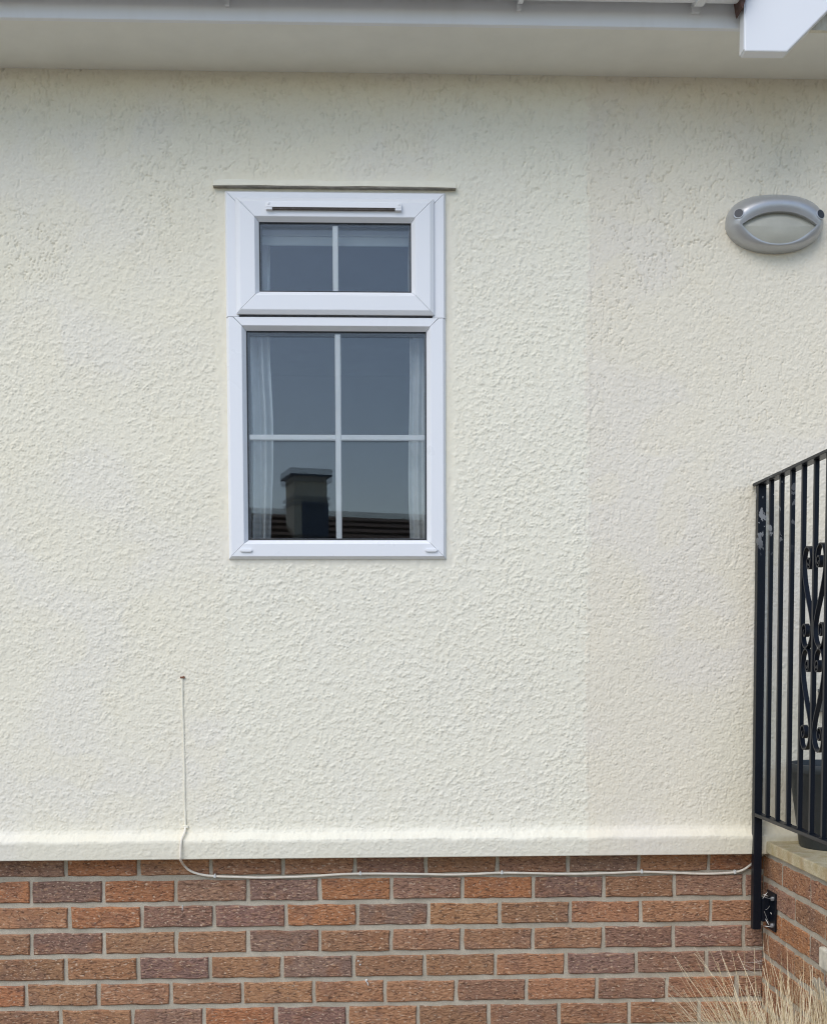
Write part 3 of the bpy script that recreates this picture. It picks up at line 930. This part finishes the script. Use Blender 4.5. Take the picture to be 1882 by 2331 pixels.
# ------------------------------------------------------------------ wall lamp
lamp = empty('wall_lamp', (1.229, 0.0, 2.83), 'silver eyelid bulkhead lamp with frosted lens on the rendered wall', 'lamp')
LX, LZ = 1.229, 2.828
NTH, NR = 96, 18
V, Fc = [], []
def outer(th):
    c_, s_ = math.cos(th), math.sin(th)
    if s_ > 0:
        x = 0.148 * math.copysign(abs(c_) ** 0.84, c_)
        z = 0.087 * abs(s_) ** 0.80
    else:
        x = 0.148 * math.copysign(abs(c_) ** 0.94, c_)
        z = -0.084 * abs(s_) ** 0.98
    return x, z
def rim(th):
    x = 0.114 * math.cos(th)
    q_ = 1 - abs(x / 0.114) ** 2.2
    return x, -0.016 + (0.037 * q_ if math.sin(th) >= 0 else -0.054 * q_)
def rim_y(th):
    return 0.050 + 0.013 * float(sstep(-0.06, 0.02, rim(th)[1]))
for i in range(NR + 1):
    s = i / NR
    for k in range(NTH):
        th = 2 * math.pi * (k + 0.5) / NTH
        xo, zo = outer(th); xi, zi = rim(th)
        H = rim_y(th)
        y_ = 0.016 + (H - 0.016) * math.sin(min(1.0, s * 1.12) * math.pi / 2) ** 0.72 + 0.011 * math.sin(math.pi * s) * max(0, math.sin(th)) ** 0.7
        e = s ** 1.1
        V.append((LX + xo + (xi - xo) * e, -y_, LZ + zo + (zi - zo) * e))
for k in range(NTH):                     # skirt against the wall
    xo, zo = outer(2 * math.pi * (k + 0.5) / NTH)
    V.append((LX + xo * 1.0, 0.004, LZ + zo * 1.0))
for k in range(NTH):                     # return of the opening to the lens
    th = 2 * math.pi * (k + 0.5) / NTH
    xi, zi = rim(th)
    V.append((LX + xi * 0.985, -0.044, LZ + zi * 0.985 - 0.0002))
rings = [NR + 1] + list(range(NR + 1)) + [NR + 2]
for a, b in zip(rings[:-1], rings[1:]):
    for k in range(NTH):
        k2 = (k + 1) % NTH
        Fc.append((a * NTH + k, a * NTH + k2, b * NTH + k2, b * NTH + k))
MB().add(V, Fc).build('housing', M_SILVER, lamp, smooth=True)
V, Fc = [(LX, -0.058, LZ - 0.024)], []    # gently bowed eye-shaped lens
for i in range(1, 9):
    s = i / 8
    for k in range(NTH):
        th = 2 * math.pi * (k + 0.5) / NTH
        xi, zi = rim(th)
        yr = rim_y(th) - 0.008
        V.append((LX + xi * s, -(0.047 + 0.011 * (1 - s * s)), LZ - 0.024 * (1 - s) + zi * s))
for k in range(NTH): Fc.append((0, 1 + k, 1 + (k + 1) % NTH))
for i in range(7):
    for k in range(NTH):
        k2 = (k + 1) % NTH
        Fc.append((1 + i * NTH + k, 1 + (i + 1) * NTH + k, 1 + (i + 1) * NTH + k2, 1 + i * NTH + k2))
MB().add(V, Fc).build('lens', M_LENS, lamp, smooth=True)
for th0 in (R(159), R(21)):
    def surf(th, s_):
        xo, zo = outer(th); xi, zi = rim(th)
        y_ = 0.016 + (rim_y(th) - 0.016) * math.sin(min(1.0, s_ * 1.12) * math.pi / 2) ** 0.72 + 0.011 * math.sin(math.pi * s_) * max(0, math.sin(th)) ** 0.7
        e = s_ ** 1.1
        return Vector((LX + xo + (xi - xo) * e, -y_, LZ + zo + (zi - zo) * e))
    c0 = surf(th0, 0.50)
    nrmv = (surf(th0 + .03, .5) - surf(th0 - .03, .5)).cross(surf(th0, .55) - surf(th0, .45)).normalized()
    if nrmv.y > 0: nrmv = -nrmv
    nrmv = (nrmv + Vector((0, -0.5, 0))).normalized()
    MB().tube([c0 - nrmv * 0.012, c0 + nrmv * 0.0008, c0 + nrmv * 0.0020], [0.0165, 0.0160, 0.0140], 24).build('screw_recess', M_SILVER, lamp, smooth=True)
    MB().tube([c0, c0 + nrmv * 0.0024], [0.0132, 0.0130], 24).build('screw_hole', M_HOLE, lamp)

# ------------------------------------------------------------------ cable along the wall
cab = empty('cable', (-0.586, 0, 1.45), 'thin pale cable running down the render and along the top of the bricks', 'cable')
p1 = [(-0.585, -0.001, 1.455), (-0.5855, -0.0012, 1.38), (-0.584, -0.0012, 1.30), (-0.583, -0.0012, 1.24), (-0.5825, -0.0012, 1.17), (-0.583, -0.0012, 1.10), (-0.582, -0.0012, 1.04), (-0.5815, -0.004, 0.995)]
MB().tube(catmull(p1, 4), 0.0034, 8).build('painted_length', M_CABLE_P, cab, smooth=True)
p2 = [(-0.5815, -0.004, 0.995), (-0.583, -0.014, 0.980), (-0.588, -0.034, 0.962), (-0.591, -0.039, 0.940), (-0.592, -0.040, 0.915), (-0.593, -0.036, 0.899), (-0.593, -0.010, 0.885), (-0.590, 0.016, 0.870), (-0.574, 0.023, 0.853), (-0.543, 0.0235, 0.841), (-0.497, 0.0245, 0.8345), (-0.42, 0.0245, 0.831), (-0.346, 0.0245, 0.8285), (-0.209, 0.0245, 0.831), (-0.12, 0.0245, 0.836), (-0.044, 0.0245, 0.838), (0.07, 0.0245, 0.8365), (0.149, 0.0245, 0.8345), (0.246, 0.0245, 0.832), (0.33, 0.0245, 0.834), (0.401, 0.0245, 0.8365), (0.51, 0.0245, 0.8335), (0.62, 0.0245, 0.8305), (0.74, 0.0245, 0.832), (0.844, 0.0245, 0.835), (0.94, 0.0245, 0.831), (1.04, 0.0245, 0.827), (1.10, 0.0245, 0.828), (1.141, 0.0245, 0.831), (1.165, 0.022, 0.838), (1.185, 0.02, 0.851), (1.21, 0.02, 0.873), (1.236, 0.02, 0.893)]
MB().tube(catmull(p2, 5), 0.0037, 8).build('beige_length', M_CABLE, cab, smooth=True)
for x, z in ((-0.497, 0.8345), (-0.044, 0.838), (0.401, 0.8365), (0.844, 0.835), (1.141, 0.831)):
    MB().box(x - .0035, x + .0035, 0.0185, 0.031, z - .0045, z + .0055, 0.0012).tube([(x, 0.030, z + .006), (x, 0.0175, z + .006)], 0.0022, 8).build('clip', M_CLIP, cab)
MB().box(-0.590, -0.573, -0.0085, 0.002, 0.991, 0.999, 0.0012).build('clip', M_CABLE_P, cab)
MB().tube([(-0.591, -0.004, 1.4555), (-0.577, -0.0045, 1.4560)], 0.0028, 8).tube([(-0.581, 0.002, 1.4560), (-0.581, -0.008, 1.4560)], 0.0035, 8).build('nail', M_RUST, cab)

# ------------------------------------------------------------------ plant pot and wall box on the landing
pot = empty('plant_pot', (1.388, -0.135, 0.9375), 'round dark grey tapered plant pot standing on the stone coping', 'plant pot')
px_, py_ = 1.388, -0.150
MB().lathe([(0.0, 0.9378), (0.097, 0.9378), (0.101, 0.943), (0.131, 1.160), (0.134, 1.163), (0.1365, 1.166), (0.1375, 1.188), (0.1355, 1.191), (0.1300, 1.1915), (0.1285, 1.188), (0.1270, 1.150), (0.0, 1.150)], px_, py_, 64).build('pot_body', M_POT, pot, smooth=True)
sv, sf = [(px_, py_, 1.162)], []
r = random.Random(8)
for i in range(1, 9):
    for k in range(40):
        a = 2 * math.pi * k / 40
        sv.append((px_ + 0.1275 * i / 8 * math.cos(a), py_ + 0.1275 * i / 8 * math.sin(a), 1.160 + r.uniform(-.004, .004)))
sf = [(0, 1 + k, 1 + (k + 1) % 40) for k in range(40)] + [(1 + i * 40 + k, 1 + (i + 1) * 40 + k, 1 + (i + 1) * 40 + (k + 1) % 40, 1 + i * 40 + (k + 1) % 40) for i in range(7) for k in range(40)]
MB().add(sv, sf).build('soil', M_SOIL, pot)
wb = empty('wall_box', (1.47, 0, 1.34), 'small dark grey box fixed to the wall behind the railing scrolls', 'wall box')
MB().box(1.392, 1.56, -0.045, 0.003, 1.340, 1.40, 0.004).build('box_body', M_BOX, wb)
MB().box(1.388, 1.564, -0.049, 0.002, 1.4005, 1.412, 0.003).build('lid', M_BOX, wb)

# ------------------------------------------------------------------ dry grass
def grass(name, cx_, cy_, n, hmin, hmax, spread, lean, seed, label):
    r = random.Random(seed)
    V, Fc, tone = [], [], []
    for b in range(n):
        a = r.uniform(0, 2 * math.pi)
        q_ = math.sqrt(r.random()) * spread
        p0 = Vector((cx_ + q_ * math.cos(a), cy_ + 0.7 * q_ * math.sin(a), 0.0))
        hgt = r.uniform(hmin, hmax) * (0.75 + 0.25 * r.random())
        out = Vector((math.cos(a), 0.7 * math.sin(a), 0)) * r.uniform(0.05, 0.36) * (hgt / 0.6)
        out += Vector((lean[0], lean[1], 0)) * r.uniform(0.2, 1.0)
        bend = r.uniform(1.5, 3.2)
        droop = max(0, r.gauss(0.02, 0.09)) if r.random() < 0.55 else 0
        w = r.uniform(0.0010, 0.0024)
        side = Vector((math.cos(a + 1.57 + r.uniform(-1, 1)), math.sin(a + 1.57), 0)).normalized()
        side2 = side.cross(Vector((0, 0, 1)))
        base = len(V)
        N = 11
        kx, ky = r.gauss(0, .025), r.gauss(0, .025)
        tn = min(1, max(0.2, r.gauss(0.68, 0.22)))
        for i in range(N + 1):
            s = i / N
            p_ = p0 + out * s ** bend + Vector((kx * math.sin(5 * s), ky * math.sin(4 * s), hgt * (s - droop * s ** 4 * 2)))
            if p_.y > 0.018: p_.y = 0.018 - 0.01 * r.random()
            if p_.x > CORNER - 0.004 and p_.y > -1.25: p_.x = CORNER - 0.005 - 0.008 * r.random()
            ww = w * (1 - 0.75 * s)
            V += [tuple(p_ + side * ww), tuple(p_ - side * ww * .5 + side2 * ww * .8), tuple(p_ - side * ww * .5 - side2 * ww * .8)]
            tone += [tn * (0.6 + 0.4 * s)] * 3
        for i in range(N):
            for k in range(3):
                Fc.append((base + i * 3 + k, base + i * 3 + (k + 1) % 3, base + i * 3 + 3 + (k + 1) % 3, base + i * 3 + 3 + k))
    o = mesh_obj(name, V, Fc, M_GRASS)
    at_ = o.data.attributes.new('tone', 'FLOAT', 'POINT')
    at_.data.foreach_set('value', tone)
    tag(o, label, 'grass')
    return o
grass('grass_clump', 1.14, -0.24, 260, 0.40, 0.67, 0.06, (-0.03, 0.0), 4, 'sparse dry straw grass clump with stray blades in front of the brick corner')
grass('grass_clump', 1.14, -0.62, 2000, 0.42, 0.70, 0.11, (0.06, 0.0), 9, 'dense dry straw grass clump against the landing side wall at bottom right')

# ------------------------------------------------------------------ the house opposite, mirrored in the window glass
nb = empty('neighbour_house', (0, -13.5, 0), 'dark roofed house with rendered chimney seen only as a reflection in the window', 'house')
A = R(17)
def nbp(x, y, z):                 # local: x along the ridge, y away from us, about the chimney foot
    cx0, cy0 = -0.93, 13.0
    X = cx0 + x * math.cos(A) - y * math.sin(A)
    Y = cy0 + x * math.sin(A) + y * math.cos(A)
    return (X, -Y, z)
def nbox(mb, x0, x1, y0, y1, z0, z1):
    vs = [nbp(x, y, z) for x in (x0, x1) for y in (y0, y1) for z in (z0, z1)]
    return mb.add(vs, [(0, 1, 3, 2), (4, 6, 7, 5), (0, 4, 5, 1), (2, 3, 7, 6), (0, 2, 6, 4), (1, 5, 7, 3)])
nbox(MB(), -0.9, 9.0, -2.1, 4.0, 0.0, 2.35).build('wall', M_NWALL, nb)
RZ, RY = 3.76, 0.9               # ridge
rf = MB()
vs = [nbp(x, y, z) for x in (-1.2, 9.3) for y, z in ((-2.4, 2.30), (RY, RZ), (4.3, 2.30), (RY, RZ - 0.1))]
rf.add(vs, [(0, 1, 3), (1, 2, 3), (4, 7, 5), (5, 7, 6), (0, 4, 5, 1), (1, 5, 6, 2), (0, 3, 7, 4), (3, 2, 6, 7)])
nroof = rf.build('roof', M_ROOFTILE, nb)
tl = MB()
r = random.Random(2)
ncourse = 13
for i in range(ncourse):
    s0, s1 = i / ncourse, (i + 1) / ncourse
    k = 0
    x = -1.2 + (0.15 if i % 2 else 0)
    while x < 9.1:
        d = r.uniform(0.0, 0.018)
        y0_, z0_ = -2.4 + (RY + 2.4) * s0, 2.30 + (RZ - 2.30) * s0
        y1_, z1_ = -2.4 + (RY + 2.4) * s1, 2.30 + (RZ - 2.30) * s1
        tl.add([nbp(x, y0_, z0_ + .035 + d), nbp(x + .285, y0_, z0_ + .035 + d), nbp(x + .285, y1_, z1_ + .012), nbp(x, y1_, z1_ + .012), nbp(x, y0_, z0_ + .001), nbp(x + .285, y0_, z0_ + .001)],
               [(0, 1, 2, 3), (0, 4, 5, 1), (0, 3, 4), (1, 5, 2)])
        x += 0.30
tag(tl.build('tiles', M_ROOFTILE, nroof), kind='stuff')
ch = MB()
nbox(ch, -0.24, 0.23, -0.27, 0.24, 2.4, 4.08)
chim = ch.build('chimney', M_CHIM, nb)
nbox(MB(), -0.30, 0.29, -0.33, 0.30, 4.08, 4.18).build('chimney_cap', M_CAP_SHADE, chim)
nbox(MB(), -0.275, 0.265, -0.305, 0.275, 3.76, 3.80).build('chimney_band', M_CAP_SHADE, chim)
nbox(MB(), -0.13, 0.245, -0.285, 0.255, 2.45, 3.755).build('chimney_shade_face', M_CAP_SHADE, chim)  # darker box puts the shade of the lower shaft into colour

# ------------------------------------------------------------------ small marks and cobwebs
def splash(x, z, w, hgt, lean, seed):
    r = random.Random(seed)
    n = 14
    P = []
    for k in range(n):
        a = 2 * math.pi * k / n
        q_ = r.uniform(0.6, 1.1)
        P.append((x + w * q_ * math.cos(a) + lean * math.sin(a) * hgt, z + hgt * q_ * math.sin(a)))
    V = [(a, BY - 0.0012, b) for a, b in P] + [(x + (a - x) * .6, BY - 0.0035, z + (b - z) * .6) for a, b in P]
    Fc = [(i, (i + 1) % n, n + (i + 1) % n, n + i) for i in range(n)] + [list(range(n, 2 * n))]
    MB().add(V, Fc).build('white_splash', M_CLIP, house)
for a in ((-0.027, 0.497, 0.004, 0.006, 0.2, 1), (-0.023, 0.487, 0.002, 0.010, -0.3, 2), (-0.052, 0.560, 0.003, 0.003, 0, 3), (-0.046, 0.548, 0.003, 0.004, 0.2, 4), (-0.60, 0.733, 0.0018, 0.012, 0, 5), (0.885, 0.420, 0.004, 0.005, 0, 6)):
    splash(*a)

web = MB()
r = random.Random(12)
PL = Vector((CORNER - 0.010, -0.075, 0.73)); PO = Vector((RX + 0.014, -0.05, 0.72))
for i in range(3):
    a = PO + Vector((0, r.uniform(-.004, .004), r.uniform(-.06, .06)))
    b = PL + Vector((0, r.uniform(-.035, .03), r.uniform(-.06, .07)))
    mid_p = (a + b) / 2 + Vector((0, r.uniform(-.012, .004), r.uniform(-.018, .004)))
    web.tube(catmull([a, mid_p, b], 5), r.uniform(0.0002, 0.0004), 4)
for i in range(5):
    c_ = PO.lerp(PL, r.uniform(.3, 1.0)) + Vector((0, r.uniform(-.03, .0), r.uniform(-.05, .055)))
    d_ = Vector((r.uniform(-.01, .01), r.uniform(-.006, .006), r.uniform(-.014, .014)))
    web.tube([c_ - d_, c_ - d_ * .3, c_ + d_ * .4, c_ + d_], [0.0003, 0.0014, 0.0009, 0.0002], 5)
tag(web.build('cobweb', M_WEB), 'dusty white cobweb strung between railing post and its wall plate', 'cobweb')
web = MB()
for i in range(7):
    z = r.uniform(0.50, 0.585)
    L = r.uniform(0.02, 0.075)
    a = Vector((CORNER - L, 0.022, z + r.uniform(-.01, .01))); b = Vector((CORNER - 0.002, 0.022 - L * r.uniform(.2, 1.0), z + r.uniform(-.015, .015)))
    web.tube(catmull([a, (a + b) / 2 + Vector((0, 0, -.006)), b], 4), r.uniform(0.0002, 0.0004), 4)
tag(web.build('cobweb', M_WEB), 'faint cobweb threads across the inner brick corner above the grass', 'cobweb')
